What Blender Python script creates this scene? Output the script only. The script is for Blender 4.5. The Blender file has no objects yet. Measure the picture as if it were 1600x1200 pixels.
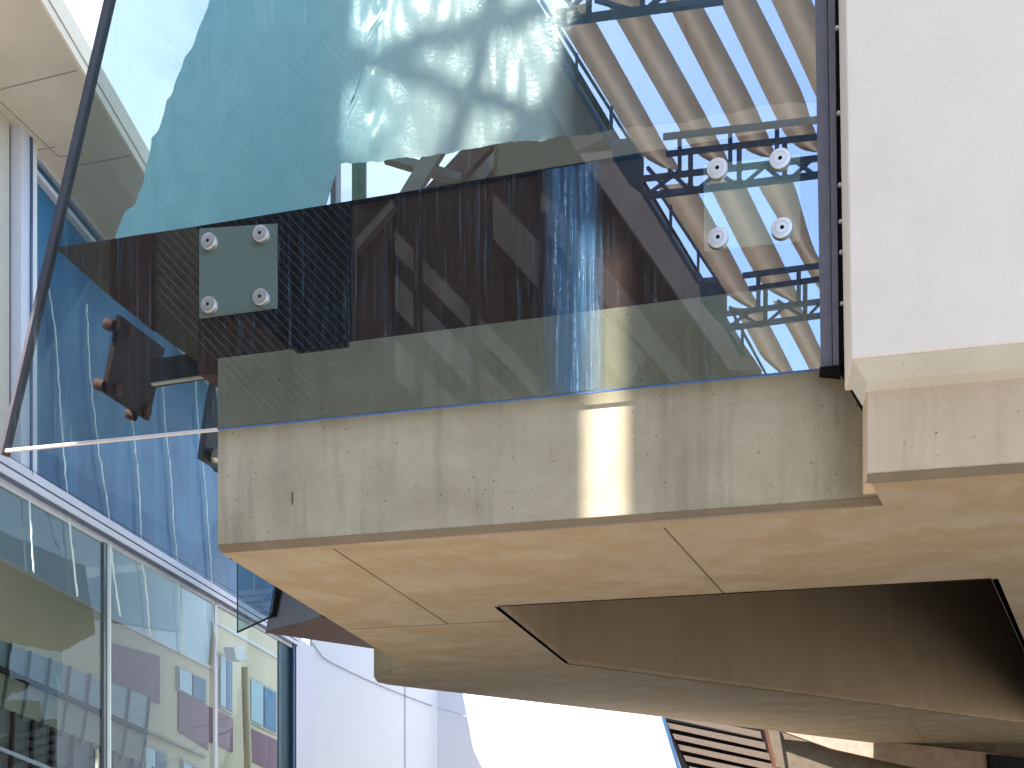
import bpy, math, random
from mathutils import Vector, noise
from mathutils.geometry import tessellate_polygon
random.seed(7)
SC = bpy.context.scene
EYE = 1.6; F = 1600.0; CX = 800.0; HZ = 1242.0
# ---------------------------------------------------------------- camera
cd = bpy.data.cameras.new('camera'); cam = bpy.data.objects.new('camera', cd)
SC.collection.objects.link(cam)
cam.location = (0, 0, EYE); cam.rotation_euler = (math.radians(90), 0, 0)
cd.sensor_width = 36; cd.lens = 36; cd.shift_y = (HZ-600)/1600; cd.clip_end = 3000; cd.clip_start = 0.05
SC.camera = cam
SC.render.resolution_x = 1024; SC.render.resolution_y = 768
SC.view_settings.view_transform = 'Standard'; SC.view_settings.look = 'None'
SC.view_settings.exposure = 1.9
try:
    SC.cycles.max_bounces = 12; SC.cycles.transparent_max_bounces = 24; SC.cycles.diffuse_bounces = 5
except Exception: pass
# ---------------------------------------------------------------- sun and sky
S = Vector((-.45, -.60, .90)).normalized()
el = math.asin(S.z); az = math.atan2(S.x, S.y)
sd = bpy.data.lights.new('sun', 'SUN'); sun = bpy.data.objects.new('sun', sd); SC.collection.objects.link(sun)
sd.energy = 4.8; sd.angle = math.radians(.5); sd.color = (1, .975, .93)
sun.rotation_euler = (-S).to_track_quat('-Z', 'Y').to_euler(); sun.location = (0, 0, 40)
w = bpy.data.worlds.new('World'); SC.world = w; w.use_nodes = True
nt = w.node_tree; nt.nodes.clear()
def N(t, ty, **kw):
    n = t.nodes.new(ty)
    for k, v in kw.items():
        if k in n.inputs: n.inputs[k].default_value = v
        else: setattr(n, k, v)
    return n
sky = N(nt, 'ShaderNodeTexSky', sky_type='NISHITA', sun_disc=False, sun_elevation=el, sun_rotation=az, air_density=1.0, dust_density=.3, ozone_density=2.5)
tc = N(nt, 'ShaderNodeTexCoord'); mp = N(nt, 'ShaderNodeMapping'); mp.inputs['Scale'].default_value = (1, 1, 2.6)
mp.inputs['Location'].default_value = (3.1, .4, .7)
cn = N(nt, 'ShaderNodeTexNoise', Scale=2.3, Detail=7, Roughness=.55)
cr = N(nt, 'ShaderNodeValToRGB'); cr.color_ramp.elements[0].position = .50; cr.color_ramp.elements[1].position = .66
mx = N(nt, 'ShaderNodeMixRGB'); mx.inputs['Color2'].default_value = (2.6, 3.2, 3.9, 1)
bg = N(nt, 'ShaderNodeBackground', Strength=.15); wo = N(nt, 'ShaderNodeOutputWorld')
L = nt.links.new
L(tc.outputs['Generated'], mp.inputs['Vector']); L(mp.outputs[0], cn.inputs['Vector']); L(cn.outputs['Fac'], cr.inputs[0])
sx = N(nt, 'ShaderNodeSeparateXYZ'); L(tc.outputs['Generated'], sx.inputs[0])
mr_ = N(nt, 'ShaderNodeMapRange'); mr_.inputs['From Min'].default_value = -.9; mr_.inputs['From Max'].default_value = .6; mr_.inputs['To Min'].default_value = -.22; mr_.inputs['To Max'].default_value = .25
L(sx.outputs[1], mr_.inputs['Value']); ad_ = N(nt, 'ShaderNodeMath', operation='ADD'); L(cn.outputs['Fac'], ad_.inputs[0]); L(mr_.outputs[0], ad_.inputs[1]); L(ad_.outputs[0], cr.inputs[0])
L(cr.outputs[0], mx.inputs['Fac']); L(sky.outputs[0], mx.inputs['Color1']); L(mx.outputs[0], bg.inputs['Color']); L(bg.outputs[0], wo.inputs['Surface'])
# ---------------------------------------------------------------- geometry helpers (z is relative to eye height until build)
def K(x): return (x-CX)/F
def px(x, y, Y): return Vector((K(x)*Y, Y, (HZ-y)/F*Y))
def pv(a, b, c, x, y):                       # pixel onto the vertical plane aX+bY=c
    return px(x, y, c/(a*K(x)+b))
def pz(x, y, z): return px(x, y, z*F/(HZ-y)) # pixel onto a horizontal plane
B_ = 3.625; NL = math.hypot(1, B_); NB = Vector((1/NL, B_/NL, 0)); UD = Vector((B_/NL, -1/NL, 0))
CF, CG = 26.7, 26.45
def f_(x, y, off=0): return pv(1, B_, CF+off*NL, x, y)
def g_(x, y, off=0): return pv(1, B_, CG+off*NL, x, y)
def c_(x, y, off=0): return pv(1, -.04, -6+off, x, y)     # curtain wall, off>0 is towards us
def mir(p):
    d = (p.x+B_*p.y-CG)/NL
    return p - NB*(2*d)
def raypl(x, y, P0, n):
    d = Vector((K(x), 1, (HZ-y)/F)); return d*(P0.dot(n)/d.dot(n))
class MB:
    def __init__(s): s.v = []; s.f = []; s.m = []
    def add(s, vs, fs, mi=0):
        b = len(s.v); s.v += [Vector(v) for v in vs]
        for f in fs: s.f.append([i+b for i in f]); s.m.append(mi)
        return s
    def prism(s, pts, vec, holes=(), mi=0):
        pts = [Vector(p) for p in pts]; vec = Vector(vec); loops = [pts]+[[Vector(p) for p in h] for h in holes]
        allp = [p for l in loops for p in l]; n = len(allp)
        tris = tessellate_polygon(loops)
        fs = [list(t) for t in tris]+[[i+n for i in reversed(t)] for t in tris]
        b = 0
        for l in loops:
            k = len(l)
            for i in range(k): fs.append([b+i, b+(i+1) % k, b+(i+1) % k+n, b+i+n])
            b += k
        return s.add(allp+[p+vec for p in allp], fs, mi)
    def bar(s, a, b, w, h=None, up=Vector((0, 0, 1))):
        h = h or w; a = Vector(a); b = Vector(b); d = (b-a).normalized()
        if abs(d.dot(up)) > .95: up = Vector((1, 0, 0))
        x = d.cross(up).normalized(); y = x.cross(d).normalized()
        c = [a+x*(i*w/2)+y*(j*h/2) for i, j in ((-1, -1), (1, -1), (1, 1), (-1, 1))]
        return s.prism(c, b-a)
    def tube(s, pts, r, n=8):
        rings = []
        for i, p in enumerate(pts):
            d = (pts[min(i+1, len(pts)-1)]-pts[max(i-1, 0)]).normalized()
            u = Vector((0, 0, 1)) if abs(d.z) < .9 else Vector((1, 0, 0))
            x = d.cross(u).normalized(); y = x.cross(d)
            rr = r(i) if callable(r) else r
            rings.append([p+x*math.cos(t)*rr+y*math.sin(t)*rr for t in [2*math.pi*k/n for k in range(n)]])
        vs = [q for R in rings for q in R]; fs = []
        for i in range(len(rings)-1):
            for k in range(n): fs.append([i*n+k, i*n+(k+1) % n, (i+1)*n+(k+1) % n, (i+1)*n+k])
        fs += [list(range(n)), [(len(rings)-1)*n+k for k in reversed(range(n))]]
        return s.add(vs, fs)
    def lathe(s, c, ax, prof, n=28):          # prof: (radius, distance along axis)
        ax = ax.normalized(); u = Vector((0, 0, 1)); x = ax.cross(u).normalized(); y = x.cross(ax)
        vs = []; fs = []
        for r, h in prof: vs += [c+ax*h+(x*math.cos(2*math.pi*k/n)+y*math.sin(2*math.pi*k/n))*r for k in range(n)]
        for i in range(len(prof)-1):
            for k in range(n): fs.append([i*n+k, i*n+(k+1) % n, (i+1)*n+(k+1) % n, (i+1)*n+k])
        return s.add(vs, fs)
    def build(s, name, mats, parent=None, bevel=0, smooth=False, recalc=True):
        import bmesh
        base = parent['_base'] if parent is not None and '_base' in parent else None
        off = Vector(base) if base else Vector((0, 0, 0))
        if parent is None:
            off = Vector((sum(v.x for v in s.v)/len(s.v), sum(v.y for v in s.v)/len(s.v), min(v.z for v in s.v)+EYE))
        me = bpy.data.meshes.new(name)
        me.from_pydata([v+Vector((0, 0, EYE))-off for v in s.v], [], s.f)
        mats = mats if isinstance(mats, (list, tuple)) else [mats]
        for m in mats: me.materials.append(m)
        for p, mi in zip(me.polygons, s.m): p.material_index = mi; p.use_smooth = smooth
        bm = bmesh.new(); bm.from_mesh(me)
        if recalc: bmesh.ops.recalc_face_normals(bm, faces=bm.faces)
        bm.to_mesh(me); bm.free()
        o = bpy.data.objects.new(name, me); SC.collection.objects.link(o)
        if parent is not None: o.parent = parent; 
        else: o.location = off
        if bevel:
            b = o.modifiers.new('bevel', 'BEVEL'); b.width = bevel; b.segments = 2; b.limit_method = 'ANGLE'
        return o
ROOTS = []
def thing(name, label, cat, base, group=None):
    o = bpy.data.objects.new(name, None); SC.collection.objects.link(o)
    b = Vector(base)+Vector((0, 0, EYE)); o.location = b; o['_base'] = tuple(b); ROOTS.append(o)
    return tag(o, label, cat, group)
def tag(o, label=None, cat=None, group=None, kind=None):
    if label: o['label'] = label
    if cat: o['category'] = cat
    if group: o['group'] = group
    if kind: o['kind'] = kind
    return o
def sub(mb, name, mats, part, **kw):          # a sub-part: same base as its part's root
    r = part.parent; o = mb.build(name, mats, r, **kw); o.parent = part; return o
# ---------------------------------------------------------------- materials
def mat(name):
    m = bpy.data.materials.new(name); m.use_nodes = True; t = m.node_tree; t.nodes.clear()
    return m, t, N(t, 'ShaderNodeOutputMaterial')
def wcoord(t, scale=(1, 1, 1)):
    g = N(t, 'ShaderNodeNewGeometry'); mp = N(t, 'ShaderNodeMapping'); mp.inputs['Scale'].default_value = scale
    t.links.new(g.outputs['Position'], mp.inputs['Vector']); return mp.outputs[0]
def ramp(t, src, stops):
    r = N(t, 'ShaderNodeValToRGB'); e = r.color_ramp.elements
    while len(e) < len(stops): e.new(.5)
    for a, (p, c) in zip(e, stops):
        a.position = p; a.color = (c, c, c, 1) if not isinstance(c, tuple) else c+(1,)
    t.links.new(src, r.inputs[0]); return r.outputs[0]
def mixc(t, fac, a, b, mode='MIX'):
    m = N(t, 'ShaderNodeMixRGB', blend_type=mode)
    for k, v in (('Fac', fac), ('Color1', a), ('Color2', b)):
        if isinstance(v, (int, float)): m.inputs[k].default_value = v
        elif isinstance(v, tuple): m.inputs[k].default_value = v+(1,)
        else: t.links.new(v, m.inputs[k])
    return m.outputs[0]
def nz(t, co, scale, detail=5, rough=.6, dist=0):
    n = N(t, 'ShaderNodeTexNoise', Scale=scale, Detail=detail, Roughness=rough, Distortion=dist); t.links.new(co, n.inputs['Vector']); return n.outputs['Fac']
def bump(t, src, strength=.2, dist=.01):
    b = N(t, 'ShaderNodeBump', Strength=strength, Distance=dist); t.links.new(src, b.inputs['Height']); return b.outputs[0]
def concrete(name, base, light, dark, streak=.5, stain=None, stainw=.5, pore=.8):
    m, t, o = mat(name); p = N(t, 'ShaderNodeBsdfPrincipled', Roughness=.82)
    p.inputs['Specular IOR Level'].default_value = .25
    co = wcoord(t); cs = wcoord(t, (5, 5, .35))
    c = mixc(t, ramp(t, nz(t, co, 1.3, 6, .6, .4), [(.35, 0.), (.68, 1.)]), base, light)
    st = ramp(t, nz(t, cs, 1.1, 6, .65), [(.48, 0.), (.72, streak)])
    st = mixc(t, 1., st, ramp(t, nz(t, wcoord(t, (1, 1, .5)), 1.5, 3), [(.40, .15), (.60, 1.)]), 'MULTIPLY')
    c = mixc(t, st, c, dark)
    s3 = ramp(t, nz(t, wcoord(t, (16, 16, .7)), 1.4, 6, .7, .5), [(.62, 0.), (.70, streak*.45)])
    c = mixc(t, mixc(t, 1., s3, ramp(t, nz(t, co, .9, 2), [(.48, 0.), (.6, 1.)]), 'MULTIPLY'), c, dark)
    if stain:
        s2 = ramp(t, nz(t, co, 1.25, 9, .68, .35), [(.44, 0.), (.56, stainw*.8), (.64, stainw*.35), (.74, stainw)])
        c = mixc(t, s2, c, stain)
        sc = ramp(t, nz(t, wcoord(t, (3, 5, 3)), 2.6, 10, .75, .8), [(.60, 0.), (.65, .35)])
        c = mixc(t, sc, c, light)
    fine = nz(t, co, 60, 4, .7); c = mixc(t, .22, c, ramp(t, fine, [(.3, .55), (.7, 1.)]), 'MULTIPLY')
    v = N(t, 'ShaderNodeTexVoronoi', Scale=13.); t.links.new(co, v.inputs['Vector'])
    big = nz(t, co, 2.2, 2, .5)
    po = ramp(t, v.outputs['Distance'], [(.06, pore), (.10, 0.)])
    po = mixc(t, 1., po, ramp(t, big, [(.42, 0.), (.52, 1.)]), 'MULTIPLY')
    v2 = N(t, 'ShaderNodeTexVoronoi', Scale=34.); t.links.new(co, v2.inputs['Vector'])
    po2 = mixc(t, 1., ramp(t, v2.outputs['Distance'], [(.08, pore*.8), (.14, 0.)]), ramp(t, nz(t, co, 1.1, 2), [(.45, 0.), (.56, 1.)]), 'MULTIPLY')
    c = mixc(t, po, c, (.05, .045, .04)); c = mixc(t, po2, c, (.07, .06, .05))
    t.links.new(c, p.inputs['Base Color'])
    hb = mixc(t, .5, fine, nz(t, co, 9, 5)); hb = mixc(t, po, hb, (0., 0., 0.))
    t.links.new(bump(t, hb, .35, .006), p.inputs['Normal'])
    t.links.new(p.outputs[0], o.inputs[0]); return m
def plain(name, col, rough=.5, metal=0., var=.15, vs=8, spec=.4, streak=0., bs=.1):
    m, t, o = mat(name); p = N(t, 'ShaderNodeBsdfPrincipled', Roughness=rough, Metallic=metal); p.inputs['Specular IOR Level'].default_value = spec
    co = wcoord(t); n1 = nz(t, co, vs, 6, .65)
    c = mixc(t, ramp(t, n1, [(.3, 0.), (.7, 1.)]), tuple(x*(1-var) for x in col), tuple(min(1, x*(1+var)) for x in col))
    if streak:
        s = ramp(t, nz(t, wcoord(t, (14, 14, .5)), 1.5, 5), [(.5, 0.), (.75, streak)]); c = mixc(t, s, c, tuple(x*.5 for x in col))
    t.links.new(c, p.inputs['Base Color']); t.links.new(bump(t, n1, bs, .004), p.inputs['Normal'])
    t.links.new(p.outputs[0], o.inputs[0]); return m
def glass(name, tint, refl, dirt=0., gcol=(1, 1, 1), wav=0., fres=.5):
    m, t, o = mat(name); tr = N(t, 'ShaderNodeBsdfTransparent'); tr.inputs[0].default_value = tint+(1,)
    gl = N(t, 'ShaderNodeBsdfGlossy', Roughness=.0); gl.inputs[0].default_value = gcol+(1,)
    fr = N(t, 'ShaderNodeLayerWeight', Blend=.25); ma = N(t, 'ShaderNodeMath', operation='MULTIPLY_ADD'); ma.inputs[1].default_value = fres*(1-refl); ma.inputs[2].default_value = refl; ma.use_clamp = True
    t.links.new(fr.outputs['Fresnel'], ma.inputs[0])
    mx = N(t, 'ShaderNodeMixShader'); t.links.new(ma.outputs[0], mx.inputs[0]); t.links.new(tr.outputs[0], mx.inputs[1]); t.links.new(gl.outputs[0], mx.inputs[2])
    co = wcoord(t)
    if wav: t.links.new(bump(t, nz(t, wcoord(t, (1.5, 1.5, .6)), 1.2, 2), wav, .05), gl.inputs['Normal'])
    out = mx.outputs[0]
    if dirt:
        df = N(t, 'ShaderNodeBsdfDiffuse'); df.inputs[0].default_value = (.42, .62, .78, 1)
        a = ramp(t, nz(t, wcoord(t, (48, 48, 1.1)), 1.3, 8, .7, .35), [(.50, .0), (.60, .15), (.66, .7), (.72, .2)])
        b = ramp(t, nz(t, co, 55, 5, .75), [(.5, .15), (.68, 1.)])
        c = mixc(t, 1., a, b, 'MULTIPLY'); c = mixc(t, 1., c, (.016,)*3, 'ADD')
        c = mixc(t, 1., c, ramp(t, nz(t, co, .8, 3), [(.3, .5), (.7, 1.)]), 'MULTIPLY'); c = mixc(t, 1., c, (dirt,)*3, 'MULTIPLY')
        m2 = N(t, 'ShaderNodeMixShader'); t.links.new(c, m2.inputs[0]); t.links.new(out, m2.inputs[1]); t.links.new(df.outputs[0], m2.inputs[2]); out = m2.outputs[0]
    t.links.new(out, o.inputs[0]); return m
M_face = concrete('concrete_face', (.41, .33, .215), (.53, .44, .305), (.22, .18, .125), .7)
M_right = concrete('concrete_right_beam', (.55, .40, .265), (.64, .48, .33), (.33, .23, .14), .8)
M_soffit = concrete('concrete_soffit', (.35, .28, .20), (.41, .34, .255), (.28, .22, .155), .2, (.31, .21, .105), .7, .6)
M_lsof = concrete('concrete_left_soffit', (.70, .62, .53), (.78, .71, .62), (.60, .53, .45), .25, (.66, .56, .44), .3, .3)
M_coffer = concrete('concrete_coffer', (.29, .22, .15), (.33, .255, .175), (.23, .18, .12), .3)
M_joint = plain('joint_dark', (.12, .085, .055), .9)  # dark tone of the joint lines and the crack
M_white = concrete('white_render_panel', (.82, .68, .56), (.86, .725, .61), (.73, .60, .48), .22, pore=.10)
M_band = concrete('cream_band', (.60, .54, .45), (.66, .60, .51), (.48, .42, .33), .3, pore=.3)
M_wall = plain('white_building_paint', (.80, .80, .82), .6, var=.02, vs=2)
M_lav = plain('pale_metal', (.62, .63, .72), .4, var=.04)
M_post = plain('grey_powder_coat', (.20, .19, .22), .45, var=.12, vs=14, streak=.25)
M_black = plain('black_gasket', (.008, .008, .009), .6, var=.4, vs=20, spec=.1)
M_brown = plain('brown_painted_steel', (.10, .045, .030), .6, var=.22, vs=3, streak=.28, spec=.08)
M_brownl = plain('copper_brown_steel', (.16, .085, .065), .6, var=.3, vs=4)
M_dkblue = plain('dark_steel_canopy', (.025, .075, .16), .5, var=.1)
M_blade = plain('louvre_blade_metal', (.42, .335, .265), .5, var=.25, vs=1.5)
def blademat():
    m, t, o = mat('translucent_louvre'); d = N(t, 'ShaderNodeBsdfDiffuse'); tl = N(t, 'ShaderNodeBsdfTranslucent'); co = wcoord(t)
    c = mixc(t, ramp(t, nz(t, co, 1.6, 6), [(.35, 0.), (.65, 1.)]), (.30, .23, .175), (.42, .33, .255)); t.links.new(c, d.inputs[0])
    tl.inputs[0].default_value = (.50, .36, .25, 1); x = N(t, 'ShaderNodeMixShader'); x.inputs[0].default_value = .30
    t.links.new(d.outputs[0], x.inputs[1]); t.links.new(tl.outputs[0], x.inputs[2]); t.links.new(x.outputs[0], o.inputs[0]); return m
M_blade2 = blademat()
M_steel = plain('brushed_steel', (.72, .66, .60), .32, .75, var=.08, vs=60)
M_pave = plain('sunlit_paving', (.32, .275, .215), .9, var=.15, vs=.6)
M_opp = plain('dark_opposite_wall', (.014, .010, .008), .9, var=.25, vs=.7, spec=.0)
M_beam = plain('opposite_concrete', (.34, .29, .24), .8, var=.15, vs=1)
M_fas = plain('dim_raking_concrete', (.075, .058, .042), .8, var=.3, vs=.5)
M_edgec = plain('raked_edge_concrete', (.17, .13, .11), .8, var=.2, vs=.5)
M_cloudy = plain('sky_reflection_blue', (.62, .78, .95), .7, var=.12, vs=.45)  # mottled pale blue that paints a sky reflection
M_slat = plain('vent_slat', (.12, .09, .07), .7, spec=.1)
M_fwall = plain('far_brown_wall', (.13, .10, .07), .8, var=.25, vs=2, spec=.1)
M_rake = plain('peach_raking_beam', (.30, .22, .16), .8, var=.2, vs=3)
M_dkbrown = plain('dark_brown_plate', (.035, .018, .013), .6, var=.25, vs=6, spec=.1)
M_beige = plain('beige_render', (.80, .69, .47), .8, var=.05, vs=1)
M_olive = plain('olive_cladding', (.36, .36, .27), .7, var=.08)
M_grey = plain('dark_grey_cladding', (.09, .10, .10), .6, var=.15)
M_purple = plain('purple_panel', (.27, .12, .15), .7, var=.1, vs=9)
M_pale_line = plain('pale_reflection_and_mullion', (.75, .88, .88), .3, var=.05)  # tone of the tube-built reflections and one thin mullion
M_cream = plain('cream_wall', (.6, .55, .48), .8, var=.05)
M_pane = glass('front_glass', (.83, .90, .88), .35, dirt=.8, gcol=(.72, .83, .98), fres=.25)
M_side = glass('side_glass', (.88, .95, .98), .02, fres=.0)
M_fin = glass('fin_glass', (.40, .52, .56), .10, fres=.1)
M_clearin = plain('inner_pane_edge', (.05, .10, .22), .2, var=.05)
M_curt = glass('curtain_glass', (.62, .71, .72), .05, gcol=(.7, .85, 1), fres=.12, wav=.05)
M_tr, t_, o_ = mat('glass_back'); q_ = N(t_, 'ShaderNodeBsdfTransparent'); t_.links.new(q_.outputs[0], o_.inputs[0])
M_edge = plain('glass_edge', (.04, .09, .26), .15, var=.1)
M_edgew = plain('glass_edge_pale', (.75, .68, .66), .3, var=.1)
M_frost = glass('frosted_plate', (.55, .62, .55), .06); 
t_ = M_frost.node_tree; o_ = [n for n in t_.nodes if n.type == 'OUTPUT_MATERIAL'][0]; s_ = o_.inputs[0].links[0].from_socket
d_ = N(t_, 'ShaderNodeBsdfDiffuse'); d_.inputs[0].default_value = (.66, .72, .62, 1); x_ = N(t_, 'ShaderNodeMixShader'); x_.inputs[0].default_value = .6
t_.links.new(s_, x_.inputs[1]); t_.links.new(d_.outputs[0], x_.inputs[2]); t_.links.new(x_.outputs[0], o_.inputs[0])
def blueglass():
    m, t, o = mat('blue_spandrel_glass'); p = N(t, 'ShaderNodeBsdfPrincipled', Roughness=.3); p.inputs['Specular IOR Level'].default_value = .08
    a = nz(t, wcoord(t, (.8, .8, .5)), .9, 3); c = mixc(t, ramp(t, a, [(.35, 0.), (.65, 1.)]), (.02, .09, .20), (.05, .19, .34))
    s = ramp(t, nz(t, wcoord(t, (3, 3, .12)), 1.5, 4), [(.5, 0.), (.7, .4)]); c = mixc(t, s, c, (.12, .26, .38))
    t.links.new(c, p.inputs['Base Color']); t.links.new(bump(t, nz(t, wcoord(t), 1.5, 2), .15, .05), p.inputs['Normal'])
    t.links.new(p.outputs[0], o.inputs[0]); return m
M_blue = blueglass()
def tarpmat():
    m, t, o = mat('translucent_sheet'); d = N(t, 'ShaderNodeBsdfDiffuse'); tl = N(t, 'ShaderNodeBsdfTranslucent'); g = N(t, 'ShaderNodeBsdfGlossy', Roughness=.28)
    co = wcoord(t); c = mixc(t, ramp(t, nz(t, co, 2.5, 6, .6, 1.), [(.35, 0.), (.65, 1.)]), (.70, .84, .82), (.82, .92, .88))
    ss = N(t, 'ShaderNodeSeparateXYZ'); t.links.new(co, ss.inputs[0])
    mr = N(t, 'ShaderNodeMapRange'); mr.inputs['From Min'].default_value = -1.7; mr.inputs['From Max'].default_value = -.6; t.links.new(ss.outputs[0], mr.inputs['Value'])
    c = mixc(t, mr.outputs[0], mixc(t, 1., c, (.56, .88, 1.), 'MULTIPLY'), c)  # left part tinted teal: its blue sky-lit shade put into the colour
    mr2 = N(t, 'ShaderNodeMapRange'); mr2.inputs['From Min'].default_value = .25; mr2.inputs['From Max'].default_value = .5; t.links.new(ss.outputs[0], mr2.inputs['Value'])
    c = mixc(t, mr2.outputs[0], c, (.05, .06, .05))  # right part darkened in colour to stand in for its shade
    for n in (d, tl): t.links.new(c, n.inputs[0])
    bp = bump(t, mixc(t, .5, nz(t, wcoord(t, (6, 6, 1.2)), 2.2, 7, .7, .8), nz(t, co, 30, 4)), .32, .02)
    for n in (d, g): t.links.new(bp, n.inputs['Normal'])
    a = N(t, 'ShaderNodeMixShader'); a.inputs[0].default_value = .5; b = N(t, 'ShaderNodeMixShader'); b.inputs[0].default_value = .06
    t.links.new(d.outputs[0], a.inputs[1]); t.links.new(tl.outputs[0], a.inputs[2]); t.links.new(a.outputs[0], b.inputs[1]); t.links.new(g.outputs[0], b.inputs[2])
    t.links.new(b.outputs[0], o.inputs[0]); return m
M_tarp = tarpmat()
# ---------------------------------------------------------------- ground
g = MB().add([(-900, -900, -EYE), (900, -900, -EYE), (900, 900, -EYE), (-900, 900, -EYE)], [[0, 1, 2, 3]]).build('ground', M_pave)
tag(g, kind='structure')
# ---------------------------------------------------------------- main concrete building
Z0 = 1.9
UP = Vector((0, 0, 1))
A = pz(1355, 752, Z0); Cc = pz(1380, 790, Z0); Bq = pz(1600, 735, Z0)
rd = (Bq-A).normalized(); rn = Vector((-rd.y, rd.x, 0))             # rn points back
if rn.y < 0: rn = -rn
FL = f_(340, 862); FL.z = Z0
bld = thing('concrete_building', 'board-marked beige concrete building with a deep beam and wide soffit carrying the glass box', 'building', (0, 8, -EYE))
def section(p, back, prof, vec):              # prof (depth, z); extrude along vec
    return MB().prism([Vector((p.x, p.y, 0))+back*d+UP*z for d, z in prof], vec)
ch = .055
topL = f_(340, 560).z
CcF = FL + UD*((Cc-FL).dot(UD))
v = (CcF-FL); v.z = 0
section(FL, NB, [(0, topL), (0, Z0+ch), (ch, Z0+.004), (.7, Z0+.004), (.7, topL)], v).build('front_beam', M_face, bld, bevel=.006)
M_chamfer_shade = concrete('chamfer_shade_concrete', (.19, .15, .105), (.24, .19, .14), (.13, .10, .07), .3)  # darker tone painting the shade along the beams' bottom chamfer
section(FL, NB, [(-.0025, Z0+ch*.9), (ch-.003, Z0+.001), (ch, Z0+.005), (.001, Z0+ch*.9)], v).build('chamfer_shade', M_chamfer_shade, bld)
section(A, rn, [(-.0025, Z0+ch*.75), (ch-.003, Z0+.001), (ch, Z0+.005), (.001, Z0+ch*.75)], rd*1.9).build('chamfer_shade', M_chamfer_shade, bld)
rtop = 2.46
vr = rd*1.9
section(A, rn, [(0, rtop), (0, Z0+ch*.9), (ch, Z0+.004), (.30, Z0+.004), (.30, rtop)], vr).build('side_beam', M_right, bld, bevel=.006)
# soffit outline
so = [FL+NB*ch, CcF+NB*ch*.6, A+rn*ch+rd*.03, A+rd*1.9+rn*ch, pz(1900, 1160, Z0), pz(1690, 1201, Z0), pz(1000, 1116, Z0), pz(607, 1070, Z0), pz(590, 1066, Z0), pz(585, 1059, Z0), pz(640, 1045, Z0)]
for p in so: p.z = Z0
cf = [pz(780, 948, Z0), pz(1549, 905, Z0), pz(1655, 1137, Z0), pz(890, 1037, Z0)]
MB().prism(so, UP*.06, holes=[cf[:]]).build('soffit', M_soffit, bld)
# pale downstand face that catches light at the stepped corner
q = [pz(584, 1060, Z0), pz(640, 1046, Z0)]
MB().prism([q[0]+UP*.02-Vector((0, .02, 0)), q[1]+UP*.02-Vector((0, .02, 0)), q[1]+UP*.75, q[0]+UP*.75], (0, .25, 0)).build('downstand', M_face, bld, bevel=.02)
# coffer walls and lid
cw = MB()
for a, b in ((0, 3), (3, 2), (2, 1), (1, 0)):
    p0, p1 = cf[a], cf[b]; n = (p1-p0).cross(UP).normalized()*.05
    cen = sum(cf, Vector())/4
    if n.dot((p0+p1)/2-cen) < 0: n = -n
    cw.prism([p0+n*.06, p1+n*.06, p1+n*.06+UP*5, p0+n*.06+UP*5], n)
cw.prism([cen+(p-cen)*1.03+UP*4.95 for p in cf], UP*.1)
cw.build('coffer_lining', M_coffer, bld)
for (x0, y0, x1, y1) in ((522, 858, 700, 975), (1037, 824, 1130, 926), (546, 983, 800, 970), (1418, 1118, 1446, 1160), (360, 872, 362, 875)):
    a = pz(x0, y0, Z0); b = pz(x1, y1, Z0); r = (b-a).cross(UP).normalized()*.006
    MB().prism([a-r-UP*.003, a+r-UP*.003, b+r*1.3-UP*.003, b-r*1.3-UP*.003], UP*.006).build('formwork_joint', M_joint, bld)
a, b = f_(1043, 700), None
for x, y0, y1 in ((457, 768, 790),):
    MB().prism([f_(x-1, y0, -.002), f_(x+1.2, y0+3, -.002), f_(x+.4, y1, -.002), f_(x-2, y1-6, -.002)], NB*.004).build('crack', M_joint, bld)
# ---------------------------------------------------------------- white panel, right
pn = thing('wall_panel', 'smooth off-white wall panel with a cream sloping bottom lip, right of the dark post', 'wall panel', (3, 6.1, 2.4))
A2 = A - rn*.17
def r_(x, y, off=0):
    return raypl(x, y, A2+rn*off, rn)
p0 = r_(1313, -500); p1 = r_(1330, 561); p2 = p1+rd*2.2; 
p2.z = p1.z; p3 = p0+rd*2.2
MB().prism([p0, p1, p2, p3], rn*.5).build('panel_face', M_white, pn, bevel=.012)
lp = r_(1352, 616, .17)
P = p1+rn*.0; 
MB().prism([p1+rn*.004-UP*.0+rd*.004, p1+rn*.35+rd*.004, Vector((lp.x, lp.y, lp.z))+rn*.2, Vector((lp.x, lp.y, lp.z))+UP*.012, lp-rn*.06+UP*.05], rd*2.2).build('bottom_lip', M_band, pn, bevel=.008)
# ---------------------------------------------------------------- grey post and gasket
ps = thing('steel_post', 'dark grey metal post with stepped edges between the glass and the white panel', 'post', g_(1296, 575))
MB().prism([g_(1267, -400, -.03), g_(1283, 574, -.03), g_(1301, 574, -.03), g_(1287, -400, -.03)], NB*.14).build('outer_flange', M_post, ps, bevel=.004)
MB().prism([g_(1288, -400, -.055), g_(1302, 576, -.055), g_(1311, 576, -.055), g_(1300, -400, -.055)], NB*.17).build('inner_flange', M_post, ps, bevel=.004)
MB().prism([g_(1300, -400, -.02), g_(1311, 572, -.02), g_(1335, 572, -.02), g_(1330, -400, -.02)], NB*.16).build('gasket', M_black, ps)
MB().prism([g_(1281, 573, -.07), g_(1314, 570, -.07), g_(1314, 580, -.07), g_(1281, 577, -.07)], NB*.2).build('foot_plate', M_black, ps)
MB().prism([g_(1311, 573, -.02), g_(1326, 560, -.12), g_(1352, 618, -.12), g_(1352, 643, -.02)], NB*.08).build('flashing', M_black, ps)
for y in (45, 178, 290, 347, 395, 475):
    k = g_(1307+y*.018, y, -.06); MB().lathe(k, -NB, [(.0, .018), (.011, .018), (.014, .0)], 10).build('screw', M_steel, ps)
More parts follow.
